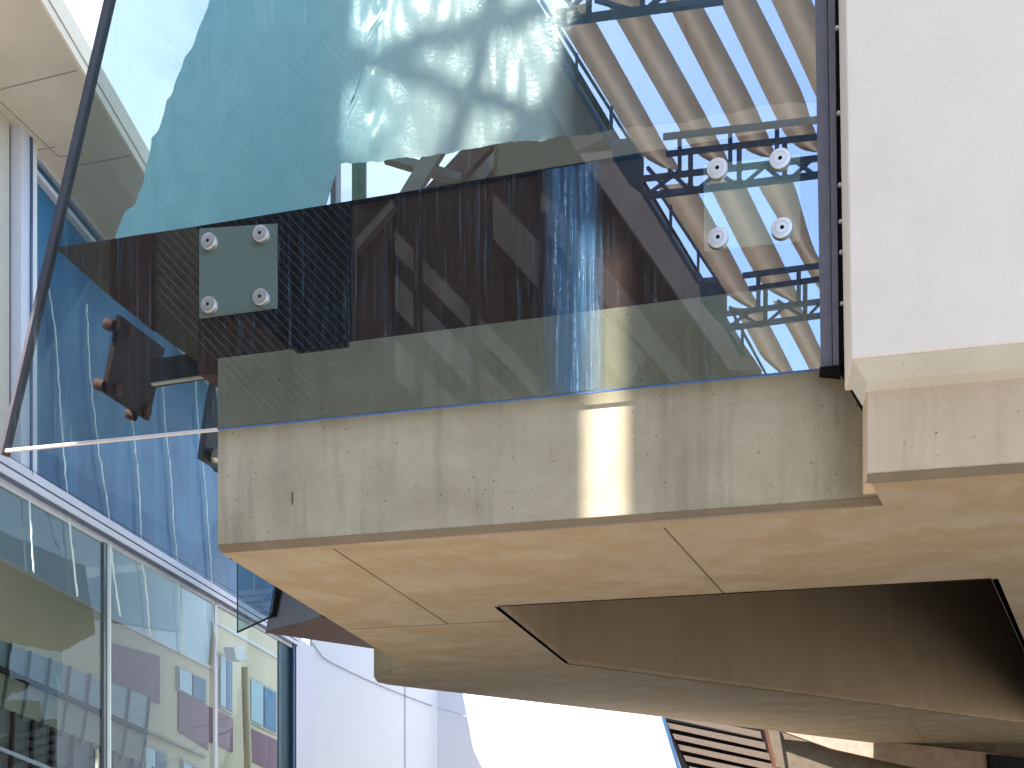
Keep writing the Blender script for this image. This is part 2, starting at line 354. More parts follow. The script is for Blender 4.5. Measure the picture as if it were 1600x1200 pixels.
# ---------------------------------------------------------------- glass box: front pane
gl = thing('front_glass_pane', 'large tinted front glass pane with a raked left edge, streaked with dried water marks', 'glass pane', g_(600, 645))
tl = g_(165, 0); bl = g_(0, 706); ed = tl-bl; T = tl+ed*.5
tz = T.z; q = [bl, g_(340, 669), g_(1284, 576), g_(1268, -380), T]; q[3].z = tz
fn = [q[0], q[2], q[3], q[4]]
mb = MB()
th = NB*.014
mb.add(fn, [[0, 1, 2, 3]], 0).add([p+th for p in fn], [[3, 2, 1, 0]], 1)
for i in range(4):
    j = (i+1) % 4; mb.add([fn[i], fn[j], fn[j]+th, fn[i]+th], [[0, 1, 2, 3]], 2)
mb.build('pane', [M_pane, M_tr, M_edge], gl, recalc=False)
# edge strips: bottom seals
sp = g_(340, 669)
MB().prism([g_(0, 704, -.004), sp-NB*.004-UP*.006, sp-NB*.004+UP*.002, g_(0, 702, -.004)], NB*.03).build('pale_seal', M_edgew, gl)
MB().prism([g_(0, 706.5, -.003), sp-NB*.003-UP*.016, sp-NB*.003-UP*.008, g_(0, 704.5, -.003)], NB*.03).build('pink_seal', M_edgew, gl)
MB().prism([sp-NB*.004-UP*.014, g_(1284, 577.5, -.004), g_(1284, 575.2, -.004), sp-NB*.004-UP*.003], NB*.018).build('blue_seal', plain('blue_seal', (.10, .19, .42), .3), gl)
MB().prism([sp-NB*.005-UP*.006, g_(1284, 576.5, -.005), g_(1284, 575.9, -.005), sp-NB*.005-UP*.0035], NB*.01).build('dark_seal', M_black, gl)
# dried water streak on the pane; the sun strip on it is painted into its colour
def streakmat():
    m, t, o = mat('sun_painted_water_streak'); tr = N(t, 'ShaderNodeBsdfTransparent'); df = N(t, 'ShaderNodeBsdfDiffuse')
    co = wcoord(t); lines = nz(t, wcoord(t, (60, 60, 1.6)), 1.0, 9, .75, .9)
    sp_ = nz(t, wcoord(t, (40, 40, 14)), 2.2, 6, .8)
    l = mixc(t, 1., ramp(t, lines, [(.50, 0.), (.60, .5), (.68, 1.)]), ramp(t, sp_, [(.42, .1), (.60, 1.)]), 'MULTIPLY')
    c = mixc(t, l, (.08, .22, .38), (.8, .95, 1.)); t.links.new(c, df.inputs[0])
    s = N(t, 'ShaderNodeSeparateXYZ'); t.links.new(co, s.inputs[0]); x0, x1 = g_(846, 440).x, g_(944, 440).x
    mr = N(t, 'ShaderNodeMapRange'); mr.inputs['From Min'].default_value = x0; mr.inputs['From Max'].default_value = x1; t.links.new(s.outputs[0], mr.inputs['Value'])
    e = ramp(t, mr.outputs[0], [(0., 0.), (.3, 1.), (.72, 1.), (1., 0.)])
    a = mixc(t, 1., mixc(t, l, (.42,)*3, (.95,)*3), e, 'MULTIPLY')
    a = mixc(t, 1., a, ramp(t, nz(t, wcoord(t, (30, 30, .8)), 1., 5), [(.35, .35), (.6, 1.)]), 'MULTIPLY')
    x = N(t, 'ShaderNodeMixShader'); t.links.new(a, x.inputs[0]); t.links.new(tr.outputs[0], x.inputs[1]); t.links.new(df.outputs[0], x.inputs[2]); t.links.new(x.outputs[0], o.inputs[0]); return m
MB().add([g_(846, 617, -.003), g_(944, 607, -.003), g_(944, 252, -.003), g_(846, 266, -.003)], [[0, 1, 2, 3]]).build('sun_painted_water_streak', streakmat(), gl, recalc=False)
# raked corner strip
MB().prism([g_(-2, 709, -.02), g_(2.5, 709, -.02), g_(167, 0, -.02)+ed*.5, g_(161, 0, -.02)+ed*.5], NB*.09).build('corner_strip', plain('corner_strip', (.07, .06, .07), .5), gl)
# ---------------------------------------------------------------- side pane
A0 = bl.copy(); A1 = pz(427, 962, A0.z); B0 = T.copy(); B1 = A1+(B0-A0)
sdv = (A1-A0).normalized(); sn = sdv.cross((B0-A0).normalized()).normalized()
if sn.x > 0: sn = -sn
sg = thing('side_glass_pane', 'clear bluish side glass pane running back from the raked corner', 'glass pane', A0)
A0s = A0+Vector((.02, .06, 0)); fs = [A0s, A1, B1, B0+Vector((.02, .06, 0))]
mb = MB().add(fs, [[0, 1, 2, 3]], 0)
t2 = sn*.02
mb.add([p+t2 for p in fs], [[0, 1, 2, 3]], 1)
for i in range(4):
    j = (i+1) % 4; mb.add([fs[i], fs[j], fs[j]+t2, fs[i]+t2], [[0, 1, 2, 3]], 2)
mb.build('pane', [M_side, M_tr, M_black], sg, recalc=False)
# far fin
fg = thing('end_glass_fin', 'small upright glass fin with a black edge at the far end of the side pane', 'glass pane', A1)
E1 = pz(371, 988, A0.z); E2 = px(371, 880, E1.y); E3 = px(439, 905, A1.y)
q = [E1, A1-Vector((0, .02, 0)), E3, E2]
MB().add(q, [[0, 1, 2, 3]], 0).build('pane', [M_fin], fg, recalc=False)
MB().prism([px(424, 963, A1.y-.03), px(431, 963, A1.y-.03), px(442, 905, A1.y-.03), px(434, 905, A1.y-.03)], (0, .08, 0)).build('edge', M_black, fg)
MB().bar(E1, A1, .03, .02).build('lower_edge', M_black, fg)
MB().bar(E1, E2, .02, .02).build('outer_edge', M_grey, fg)
# steel bracket with copper underside
sb = thing('steel_bracket', 'grey steel bracket with a rusty brown underside beneath the far corner of the concrete', 'bracket', pz(505, 966, 2.6))
q = [pz(415, 989, 2.6), pz(505, 966, 2.6), pz(640, 985, 2.6), pz(600, 1016, 2.6)]
MB().prism(q, UP*.03).build('underside', M_brownl, sb)
MB().prism([p+UP*.03 for p in q[:2]]+[q[1]+UP*1.5, q[0]+UP*1.1+Vector((.2, 0, 0))], (.02, .05, 0)).build('web', M_post, sb)
MB().bar(q[1]+UP*.03, q[1]+UP*1.5, .06).build('stiffener', M_black, sb)
# ---------------------------------------------------------------- fixings on the front pane
def fixing(corn, discs, r, lab, lab2, gx):
    c = sum([g_(*p) for p in corn], Vector())/4
    pl = thing('fixing_plate', lab, 'fixing plate', c)
    MB().prism([g_(x, y, .03) for x, y in corn], NB*.012).build('plate', M_frost, pl, bevel=.002)
    for (x, y), l2 in zip(discs, lab2):
        d = thing('glass_bolt', l2, 'bolt', g_(x, y), 'round steel bolts through the front glass')
        o = g_(x, y)
        MB().lathe(o, -NB, [(r*.9, -.02), (r*.9, 0), (r, .004), (r, .020), (r*.96, .024), (r*.62, .025), (r*.60, .022), (r*.56, .022), (r*.54, .025), (r*.20, .025), (r*.17, .018)]).build('disc', M_steel, d, smooth=False)
        MB().lathe(o, -NB, [(r*.2, .0255), (0.0, .0255)], 16).build('socket', M_black, d)
fixing([(311, 357), (433, 349), (433, 481), (311, 497)], [(327, 378), (408, 366), (327, 477), (408, 465)], .063,
       'square frosted plate behind the glass at left, over black ribs, held by four bolts',
       ['top left steel bolt of the left plate, over the dark beam', 'top right steel bolt of the left plate, over the dark beam', 'bottom left steel bolt of the left plate, above the brown beam', 'bottom right steel bolt of the left plate, beside the black ribs'], 0)
fixing([(1099, 258), (1250, 240), (1251, 376), (1100, 392)], [(1121, 265), (1219, 250), (1122, 373), (1222, 358)], .069,
       'square pale plate behind the glass at right, in front of the louvre reflections',
       ['top left steel bolt of the right plate, on the truss reflection', 'top right steel bolt of the right plate, nearest the dark post', 'bottom left steel bolt of the right plate, on a brown louvre', 'bottom right steel bolt of the right plate, on the blue sky reflection'], 0)
# brackets on the side pane
def sidep(x, y, off=0): return raypl(x, y, A0+sn*off, sn)
bk = thing('spider_plate', 'dark brown diamond-shaped bracket plate bolted to the side glass', 'bracket', sidep(200, 570))
MB().prism([sidep(182, 491), sidep(251, 543), sidep(226, 656), sidep(158, 612)], -sn*.05).build('plate', M_dkbrown, bk, bevel=.005)
for x, y in ((196, 515), (177, 606), (222, 640)):
    MB().lathe(sidep(x, y), -sn, [(.0, .08), (.055, .08), (.06, .07), (.06, -.07)], 14).build('bolt', M_brown, bk)
for x, y in ((172, 508), (157, 602), (206, 648)):
    MB().lathe(sidep(x, y), sn, [(.0, .05), (.05, .05), (.055, .04), (.055, -.04)], 14).build('bolt', M_brown, bk)
bk = thing('spider_plate', 'black bracket plate just showing left of the concrete edge, below the pane seal', 'bracket', sidep(335, 690))
MB().prism([sidep(337, 600), sidep(345, 740), sidep(339, 732), sidep(318, 719), sidep(331, 625)], sn*.08).build('plate', M_black, bk)
MB().lathe(sidep(334, 712), -sn, [(.0, .12), (.07, .12), (.08, .1), (.08, -.05)], 14).build('bolt', M_steel, bk)
# ---------------------------------------------------------------- brown steel beam above the concrete, black grille
bm_ = thing('brown_steel_beam', 'deep dark brown painted steel beam above the concrete behind the front glass', 'beam', f_(600, 535, .02))
e0 = f_(310, 353, .03); e1 = f_(345, 575, .03); 
bt = [f_(310, 353, .03), f_(1284, 192, .03), f_(1284, 470, .03), f_(340, 585, .03), f_(310, 585, .03)]
MB().prism(bt, NB*.35).build('web', M_brown, bm_)
MB().prism([f_(308, 353.5, -.01), f_(1284, 191.5, -.01), f_(1284, 194, -.01), f_(308, 356.5, -.01)], NB*.3).build('top_flange', M_black, bm_)
for x in (617, 800, 840):
    y0 = 353-(x-310)*.1653; MB().prism([f_(x, y0+4, -.0), f_(x+5, y0+4, -.0), f_(x+5, 545-(x-340)*.1, -.0), f_(x, 545-(x-340)*.1, -.0)], NB*.03).build('stiffener', M_brown, bm_)
gr = thing('black_grille', 'black recessed grille panel on the brown beam behind the left plate', 'grille', f_(490, 545))
MB().prism([f_(313, 358), f_(546, 318), f_(546, 543), f_(466, 553), f_(385, 482), f_(313, 422)], NB*.028).build('grille_face', M_black, gr)
for i in range(9):
    x = 443+i*12; MB().prism([f_(x, 345-(x-433)*.165), f_(x+1.2, 345-(x-433)*.165), f_(x+1.2, 543), f_(x, 543)], NB*-.012).build('fin', M_black, gr)
# gusset left of beam
gu = thing('steel_gusset', 'tapering brown steel gusset plate reaching left from the end of the beam', 'steel plate', f_(300, 560, .2))
MB().prism([f_(86, 387, .2), f_(311, 353, .2), f_(336, 583, .2), f_(268, 537, .2), f_(180, 470, .2)], NB*.06).build('gusset', plain('gusset_brown', (.13, .085, .05), .6, var=.45, vs=1.5, spec=.1), gu)
MB().prism([f_(172, 374, .15), f_(236, 364, .15), f_(236, 515, .15), f_(172, 462, .15)], NB*.05).build('rib', M_brown, gu)
MB().prism([f_(236, 600, .3), f_(339, 583, .3), f_(339, 545, .3), f_(236, 562, .3)], NB*.08).build('rail', plain('rail_brown', (.05, .035, .03), .4), gu)
MB().prism([f_(236, 601, .28), f_(339, 586, .28), f_(339, 583, .28), f_(236, 598, .28)], NB*.03).build('rail_lip', M_band, gu)
MB().prism([f_(310, 557, .1), f_(340, 552, .1), f_(340, 580, .1)], NB*.05).build('end_plate', M_band, gu)
# ---------------------------------------------------------------- sheet
CT = 29.3
def t_(x, y, off=0): return pv(1, B_, CT+off*NL, x, y)
LE = [(330, -140+0), (335, -30), (285, 95), (245, 190), (215, 270), (196, 330), (178, 372), (170, 430)]
def lerp(pts, v, k, o):
    pts = sorted(pts, key=lambda p: p[k])
    if v <= pts[0][k]: return pts[0][o]
    for a, b in zip(pts, pts[1:]):
        if v <= b[k]: u = (v-a[k])/(b[k]-a[k]+1e-9); return a[o]+(b[o]-a[o])*u
    return pts[-1][o]
LE[0] = (400, -160)
BE = [(100, 420), (516, 345), (524, 254), (600, 248), (660, 243), (700, 236), (760, 228), (830, 218), (880, 213), (950, 205), (1050, 190), (1100, 182), (1180, 166), (1290, 160)]
nu, nv = 260, 90; vs = []; fs = []
for j in range(nv+1):
    for i in range(nu+1):
        u = i/nu; vv = j/nv; xa = 215+(1290-215)*u; yb = lerp(BE, xa, 0, 1)+3.5*noise.noise(Vector((xa*.04, 1, 0)))+2*noise.noise(Vector((xa*.15, 3, 0)))
        y = -160+(yb+160)*vv; xl = lerp(LE, y, 1, 0)+6*noise.noise(Vector((y*.03, 5, 0))); x = xl+(1290-xl)*u
        p = t_(x, y); e = math.exp(-u*16)
        d = .035*noise.noise(Vector((p.x*3.5, p.z*.9, 0)))+.010*noise.noise(Vector((p.x*11, p.z*3, 2)))
        r = abs(noise.noise(Vector((p.x*3+p.z*1.2, p.z*1.6-p.x*2, 7)))); d += e*.16*r+.02*abs(noise.noise(Vector((p.x*2+p.z*2, p.z*1.1, 9))))
        d += .05*math.exp(-((x-583)/14)**2)*noise.noise(Vector((p.x*8, p.z*4, 4)))
        vs.append(p+NB*d)
for j in range(nv):
    for i in range(nu):
        a = j*(nu+1)+i; fs.append([a, a+1, a+nu+2, a+nu+1])
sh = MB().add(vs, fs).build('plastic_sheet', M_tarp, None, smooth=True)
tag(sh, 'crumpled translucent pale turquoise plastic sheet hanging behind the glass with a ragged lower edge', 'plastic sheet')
# struts and frames behind the sheet
def strut(name, lab, a, b, wpx, m, Y=11., grp=None, cat='strut'):
    p, q = px(*a, Y), px(*b, Y); d = (q-p).normalized(); n = d.cross(Vector((0, 1, 0))).normalized()*(wpx/F*Y/2)
    o = MB().prism([p-n, p+n, q+n, q-n], (0, .12, 0)).build(name, m, None, bevel=.01); tag(o, lab, cat, grp)
G_ = 'raking struts behind the sheet'
strut('post', 'upright green-grey post in the bright gap below the sheet', (560, 420), (560, -80), 21, plain('green_post', (.16, .22, .15), .5), 10.5, cat='post')
strut('post', 'narrow dark frame post at the left side of the bright gap', (519, 420), (519, 180), 6, M_post, 10.2, cat='post')
strut('post', 'pale frame post beside the narrow dark one in the gap', (527, 420), (527, 180), 6, M_lav, 10.2, cat='post')
strut('strut', 'beige raking strut crossing the bright gap', (620, 330), (700, 200), 24, M_beam, 10.6, G_)
strut('strut', 'beige cross brace falling to the right behind the raking strut', (600, 240), (720, 276), 13, M_beam, 10.9, G_)
strut('strut', 'widest dark brown raking slat right of the bright gap', (675, 305), (760, 215), 32, M_brownl, 11.5, G_)
strut('strut', 'pale raking slat next to the widest dark one', (725, 300), (795, 220), 20, M_beam, 11.8, G_)
strut('strut', 'dark brown raking slat in the middle of the row', (755, 298), (830, 214), 22, M_brownl, 11.6, G_)
strut('strut', 'thin pale raking slat second from the right', (787, 292), (862, 208), 16, M_blade, 11.9, G_)
strut('strut', 'brown raking slat at the right end of the row', (815, 290), (895, 205), 28, M_brownl, 11.7, G_)
o = MB().prism([px(700, 330, 12.4), px(1300, 260, 12.4), px(1300, 120, 12.4), px(760, 160, 12.4), px(745, 215, 12.4)], (0, .1, 0)).build('wall', M_brown, None)
tag(o, 'dark brown inner wall behind the raking slats', 'wall')
# ---------------------------------------------------------------- unseen slab added above the frame (shades the facade; openings let sun through)
ZR = 16.
def up(p): return p+S*((ZR-p.z)/S.z)
ro = thing('sun_blocker', 'unseen added slab blocking the sun above the glass box, with openings shaping the light', 'light_blocker', (0, 6, ZR))
fr = 11.7
o1 = f_(200, 0); o1 = Vector((-7.4, (CF+7.4)/B_, ZR)) - NB*fr
outer = [o1, o1+UD*11.5, o1+UD*11.5+NB*16, o1+NB*16]
slit = [up(f_(917, 390)), up(f_(975, 382)), up(f_(975, 905)), up(f_(917, 912))]  # openings traced back along the sun from the wanted light patches
tq = [(548, -60), (590, -60), (1010, -60), (905, 130), (880, 330), (548, 330)]
tarp_hole = [up(t_(*p)) for p in ((575, -200), (1040, -200), (880, 60), (840, 330), (520, 330), (548, 60))]
MB().prism(outer, UP*.08, holes=[slit, tarp_hole]).build('sun_blocker_slab', M_lsof, ro)
for (a, b, wd) in (((650, 330), (740, 110), .13), ((740, 110), (800, -160), .12), ((530, 62), (850, 165), .09), ((540, 95), (860, -20), .09), ((745, 290), (960, 20), .14), ((530, 230), (700, 300), .08)):
    MB().bar(up(t_(*a))-UP*.1, up(t_(*b))-UP*.1, wd, .1).build('shadow_bar', M_post, ro)  # unseen bars added to cast crossing shadows on the sheet
# ---------------------------------------------------------------- canopy reflected in the front glass (real, behind and above the viewer)
H = 13.
cp = thing('louvre_canopy', 'steel canopy of curved louvre blades and lattice trusses mirrored in the front glass', 'canopy', mir(pz(1100, 300, H)))
def cz(x, y, h=H): return mir(pz(x, y, h))
blades = [
 ([(868, 15), (878, 40), (969, 189), (992, 228), (1009, 247), (1035, 262)], [(915, 5), (930, 32), (1016, 186), (1038, 226), (1055, 252), (1063, 268)]),
 ([(935, -20), (959, 24), (1050, 182), (1080, 230), (1104, 250), (1125, 255)], [(985, -25), (1013, 19), (1097, 169), (1120, 215), (1134, 242), (1140, 257)]),
 ([(1030, -20), (1040, 0), (1124, 162), (1158, 225), (1182, 242), (1200, 246)], [(1083, -20), (1097, 7), (1170, 145), (1195, 200), (1208, 232), (1212, 246)]),
 ([(1114, -20), (1124, 0), (1205, 169), (1229, 213), (1250, 232), (1272, 238)], [(1172, -20), (1182, 0), (1249, 135), (1268, 190), (1280, 220), (1288, 238)]),
 ([(1195, -20), (1205, 0), (1270, 140), (1295, 200), (1305, 215), (1315, 225)], [(1260, -20), (1268, 0), (1325, 120), (1345, 180), (1350, 205), (1355, 225)]),
 ([(1026, 290), (1038, 307), (1100, 405), (1130, 452), (1150, 470), (1172, 482)], [(1080, 285), (1092, 303), (1145, 400), (1170, 449), (1181, 468), (1189, 482)]),
 ([(1104, 283), (1113, 300), (1160, 393), (1184, 434), (1204, 455), (1238, 472)], [(1160, 280), (1170, 300), (1215, 393), (1238, 440), (1246, 460), (1252, 473)]),
 ([(1181, 280), (1190, 300), (1235, 375), (1275, 445), (1290, 455), (1310, 460)], [(1236, 278), (1245, 300), (1275, 395), (1310, 430), (1325, 450), (1330, 460)]),
 ([(1145, 480), (1157, 499), (1175, 530), (1190, 557), (1215, 580), (1240, 600)], [(1190, 484), (1200, 503), (1220, 541), (1238, 577), (1250, 600), (1262, 620)]),
 ([(1208, 470), (1217, 489), (1240, 530), (1261, 570), (1275, 600), (1290, 620)], [(1250, 478), (1261, 499), (1278, 536), (1300, 580), (1310, 610), (1320, 630)])]
def spline(pts, n):
    out = []
    for i in range(len(pts)-1):
        p0 = pts[max(i-1, 0)]; p1 = pts[i]; p2 = pts[i+1]; p3 = pts[min(i+2, len(pts)-1)]
        for k in range(n):
            s = k/n; out.append(tuple(.5*((2*p1[c])+(-p0[c]+p2[c])*s+(2*p0[c]-5*p1[c]+4*p2[c]-p3[c])*s*s+(-p0[c]+3*p1[c]-3*p2[c]+p3[c])*s**3) for c in (0, 1)))
    out.append(pts[-1]); return out
for le, ri in blades:
    A_, B2 = spline(le, 5), spline(ri, 5); nn = 9; vs = []; fs = []
    for a, b in zip(A_, B2):
        for k in range(nn):
            s = k/(nn-1); h = H + .42*math.sin(math.pi*s)
            p = pz(a[0]+(b[0]-a[0])*s, a[1]+(b[1]-a[1])*s, h); vs.append(mir(p))
    for i in range(len(A_)-1):
        for k in range(nn-1): z = i*nn+k; fs.append([z, z+1, z+nn+1, z+nn])
    nb = len(vs); vs2 = [v+UP*.05 for v in vs]
    o = MB().add(vs, fs).build('louvre_blade', M_blade2, cp, smooth=True, recalc=False)
def chord(a, b, w, h=H, h2=None):
    MB().bar(cz(*a, h), cz(*b, h2 or h), w).build('chord', M_dkblue, cp)
for a, b, w_ in (((838, 28), (957, 226), .13), ((845, 0), (1003, 250), .06), ((1000, 290), (1092, 440), .14), ((1030, 300), (1136, 462), .07), ((1134, 508), (1188, 600), .15), ((1140, 480), (1205, 600), .08),
                 ((845, 38), (1130, 0), .14), ((1036, 214), (1290, 186), .13), ((1040, 241), (1290, 212), .12), ((1000, 280), (1290, 246), .13), ((1005, 307), (1290, 272), .15),
                 ((1160, 431), (1290, 414), .15), ((1170, 452), (1290, 435), .15), ((1136, 490), (1290, 470), .16), ((1136, 513), (1290, 492), .17)):
    chord(a, b, w_*.72, H-.1, None)
for x, y0, y1, w_ in ((901, 85, 133, .06), (955, 168, 220, .08), (1048, 322, 370, .08), (1091, 392, 436, .08), (1160, 512, 552, .1), (920, -20, 28, .12), (1004, -20, 16, .1), (1062, 211, 272, .10), (1079, 236, 300, .12), (1141, 203, 265, .1), (1155, 228, 290, .12), (1214, 195, 255, .1), (1226, 218, 280, .12),
                      (1185, 428, 485, .13), (1196, 448, 506, .14), (1248, 418, 475, .13), (1258, 438, 497, .14)):
    MB().bar(cz(x, y0, H-.1), cz(x, y1, H-.1), w_*.85).build('web_post', M_dkblue, cp)
for a, b in (((870, 35), (915, -10)), ((930, 0), (1000, 20)), ((880, -10), (905, 25)), ((1015, 10), (1040, -10)), ((1012, 262), (1050, 305)), ((1010, 305), (1060, 268)), ((1045, 265), (1080, 300)), ((1085, 300), (1130, 262)), ((1110, 262), (1155, 292)), ((1160, 290), (1200, 255)), ((1190, 255), (1226, 285)), ((1232, 282), (1270, 248)), ((1240, 250), (1275, 275)),
             ((1140, 480), (1190, 510)), ((1142, 508), (1180, 482)), ((1196, 506), (1235, 472)), ((1215, 470), (1258, 497)), ((1262, 495), (1285, 470))):
    MB().bar(cz(*a, H-.1), cz(*b, H-.1), .06).build('brace', M_dkblue, cp)
for q in ([(956, 228), (985, 225), (1006, 255), (1006, 306), (985, 290), (958, 250)], [(1092, 442), (1116, 440), (1136, 465), (1136, 514), (1118, 500), (1094, 470)]):
    MB().prism([cz(*p, H-.12) for p in q], UP*.12).build('node_box', M_dkblue, cp)
# opposite building (mirrored wall left of the canopy)
YV = 30.
def ow(x, y, off=0):          # virtual vertical plane parallel to the glass, then mirrored
    return mir(pv(1, B_, YV*B_+(8)-off*NL, x, y))
ob = thing('opposite_building', 'tall dark brown building with a raked end wall seen only as a reflection', 'building', ow(300, 1290))
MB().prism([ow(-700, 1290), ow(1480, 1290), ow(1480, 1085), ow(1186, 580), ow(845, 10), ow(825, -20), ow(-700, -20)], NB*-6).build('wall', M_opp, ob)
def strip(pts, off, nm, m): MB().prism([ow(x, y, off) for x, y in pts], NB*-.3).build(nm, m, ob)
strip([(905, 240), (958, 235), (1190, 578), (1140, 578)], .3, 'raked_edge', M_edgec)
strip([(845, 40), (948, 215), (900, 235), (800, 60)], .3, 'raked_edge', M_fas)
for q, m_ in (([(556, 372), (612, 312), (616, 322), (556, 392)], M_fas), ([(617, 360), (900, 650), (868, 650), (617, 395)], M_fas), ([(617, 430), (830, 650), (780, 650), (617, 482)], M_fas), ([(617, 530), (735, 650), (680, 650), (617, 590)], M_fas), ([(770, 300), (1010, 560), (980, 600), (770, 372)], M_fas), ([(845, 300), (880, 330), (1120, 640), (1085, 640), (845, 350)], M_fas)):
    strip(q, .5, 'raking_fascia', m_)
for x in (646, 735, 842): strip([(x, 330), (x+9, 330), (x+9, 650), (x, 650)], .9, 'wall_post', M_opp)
rb = MB()
for i in range(46):
    x0 = 150+i*15.5-300; pts = []
    a = (max(x0, 240), 0); 
    y_at = lambda x: 60+(x-x0)*1.06
    xa = max(x0, 245); xb = 546
    ya, yb = y_at(xa), y_at(xb)
    if ya < 60: continue
    lo = 640
    if ya > 470: continue
    if yb > lo: xb = x0+(lo-60)/1.06; yb = lo
    if xb <= xa+5: continue
    # keep right of the diagonal lower limit
    rb.prism([ow(xa, ya, .6), ow(xb, yb, .6), ow(xb, yb+2.2, .6), ow(xa, ya+2.2, .6)], NB*-.05)
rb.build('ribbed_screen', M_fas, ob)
# ---------------------------------------------------------------- curtain wall building at left
cb = thing('curtain_wall_building', 'curtain wall building at left with blue upper glazing and a white double rail', 'building', (-6, 15, -EYE))
def ca(x, y, off=0): return c_(x, y, off)
zs = 7.4; zb = 3.5
def cwp(x, z, off=0):         # point on curtain plane at pixel column x and height z
    p = c_(x, 600, off); return Vector((p.x, p.y, z))
def Yr(Y, z, off=0): return Vector((-6+.04*Y+off, Y, z))
YA, YB = c_(36, 600).y, c_(462, 600).y
MB().prism([Yr(YA, zb+.1), Yr(YB, zb+.1), Yr(YB, zs), Yr(YA, zs)], (-.05, 0, 0)).build('upper_glazing', M_blue, cb)
lg = MB().add([Yr(10.4, -1.6), Yr(YB, -1.6), Yr(YB, zb-.05), Yr(10.4, zb-.05)], [[0, 1, 2, 3]]).build('lower_glazing', M_curt, cb, recalc=False)
# soffit slab + fascia
XE = -4.43
sf = [Vector((XE+.02, 8.8, zs)), Vector((XE+.08, 30, zs)), Vector((-14, 30, zs)), Vector((-14, 8.8, zs))]
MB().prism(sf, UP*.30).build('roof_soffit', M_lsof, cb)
MB().prism([Vector((XE+.02, 8.8, zs-.004)), Vector((XE+.08, 30, zs-.004)), Vector((XE+.11, 30, zs-.004)), Vector((XE+.05, 8.8, zs-.004))], UP*.36).build('fascia', plain('peach_fascia', (.85, .74, .62), .8, var=.04), cb)
MB().prism([Vector((XE+.03, 8.8, zs+.1)), Vector((XE+.09, 30, zs+.1)), Vector((XE+.125, 30, zs+.1)), Vector((XE+.065, 8.8, zs+.1))], UP*.006).build('fascia_groove', M_band, cb)
for (x0, y0, x1, y1) in ((0, 140, 120, 110), (0, 158, 92, 245), (0, 244, 88, 229), (92, 245, 130, 240), (103, 262, 205, 243)):
    a = pz(x0, y0, zs); b = pz(x1, y1, zs); r = (b-a).cross(UP).normalized()*.006
    MB().prism([a-r-UP*.003, a+r-UP*.003, b+r-UP*.003, b-r-UP*.003], UP*.005).build('formwork_joint', plain('light_joint', (.34, .29, .24), .9), cb)
# near jamb, gap, cream wall
MB().prism([cwp(33, zb+.1, .12), cwp(33, zs, .12), cwp(49, zs, .12), cwp(49, zb+.1, .12)], (-.12, 0, 0)).build('near_jamb', M_lav, cb, bevel=.004)
MB().prism([cwp(49.5, zb+.1, .14), cwp(49.5, zs, .14), cwp(51.5, zs, .14), cwp(51.5, zb+.1, .14)], (-.14, 0, 0)).build('jamb_gasket', M_clearin, cb)
MB().prism([cwp(52, zb, .1), cwp(52, zs, .1), cwp(58, zs, .1), cwp(58, zb, .1)], (-.1, 0, 0)).build('jamb_bead', M_wall, cb)
MB().prism([cwp(12, zb+.1, -.02), cwp(12, zs, -.02), cwp(34, zs, -.02), cwp(34, zb+.1, -.02)], (-.1, 0, 0)).build('shadow_gap', plain('navy_gap', (.02, .02, .045), .5), cb)
MB().prism([Yr(10.4, zb+.1, .02), Yr(c_(12, 600).y, zb+.1, .02), Yr(c_(12, 600).y, zs, .02), Yr(10.4, zs, .02)], (-.1, 0, 0)).build('cream_wall', M_cream, cb)
MB().prism([Yr(YA, zs-.28, .08), Yr(YB, zs-.28, .08), Yr(YB, zs-.22, .08), Yr(YA, zs-.22, .08)], (-.08, 0, 0)).build('head_rail', M_lav, cb)
MB().prism([Yr(YA, zs-.05, .06), Yr(YB, zs-.05, .06), Yr(YB, zs, .06), Yr(YA, zs, .06)], (-.06, 0, 0)).build('head_trim', M_lav, cb)
# band rails
for z0, z1, o_, m_, nm in ((zb+.045, zb+.14, .14, M_lav, 'upper_rail'), (zb+.02, zb+.043, .10, M_black, 'rail_gap'), (zb-.06, zb+.018, .14, M_lav, 'lower_rail'), (zb-.075, zb-.062, .11, M_clearin, 'rail_gasket'), (zb-.14, zb-.077, .05, M_lav, 'inner_rail')):
    MB().prism([Yr(10.4, z0, o_), Yr(YB, z0, o_), Yr(YB, z1, o_), Yr(10.4, z1, o_)], (-o_, 0, 0)).build(nm, m_, cb)
for x, wd, off, zt, zl, m_ in ((165, 5, .03, zb-.08, -.0, plain('mullion_dark', (.07, .10, .12), .3)), (173, 1.4, .06, zb-.1, -1.6, M_pale_line), (338, 4, .05, zb-.1, -1.6, M_lav), (154, 1.2, .03, .6, -1.6, M_olive), (461, 4, .08, zb, -1.6, M_clearin), (450, 28, -.0, zb-.1, -1.6, plain('teal_return', (.05, .14, .18), .25))):
    MB().prism([cwp(x-wd/2, zl, off), cwp(x+wd/2, zl, off), cwp(x+wd/2, zt, off), cwp(x-wd/2, zt, off)], (-.04, 0, 0)).build('mullion', m_, cb)
MB().prism([cwp(463, -1.6, .1), cwp(463, zb+.14, .1), px(487, 1010, YB*1.02)*1 + UP*0, px(487, 1300, YB*1.02)], (0, .3, 0)).build('corner_pier', M_lav, cb)
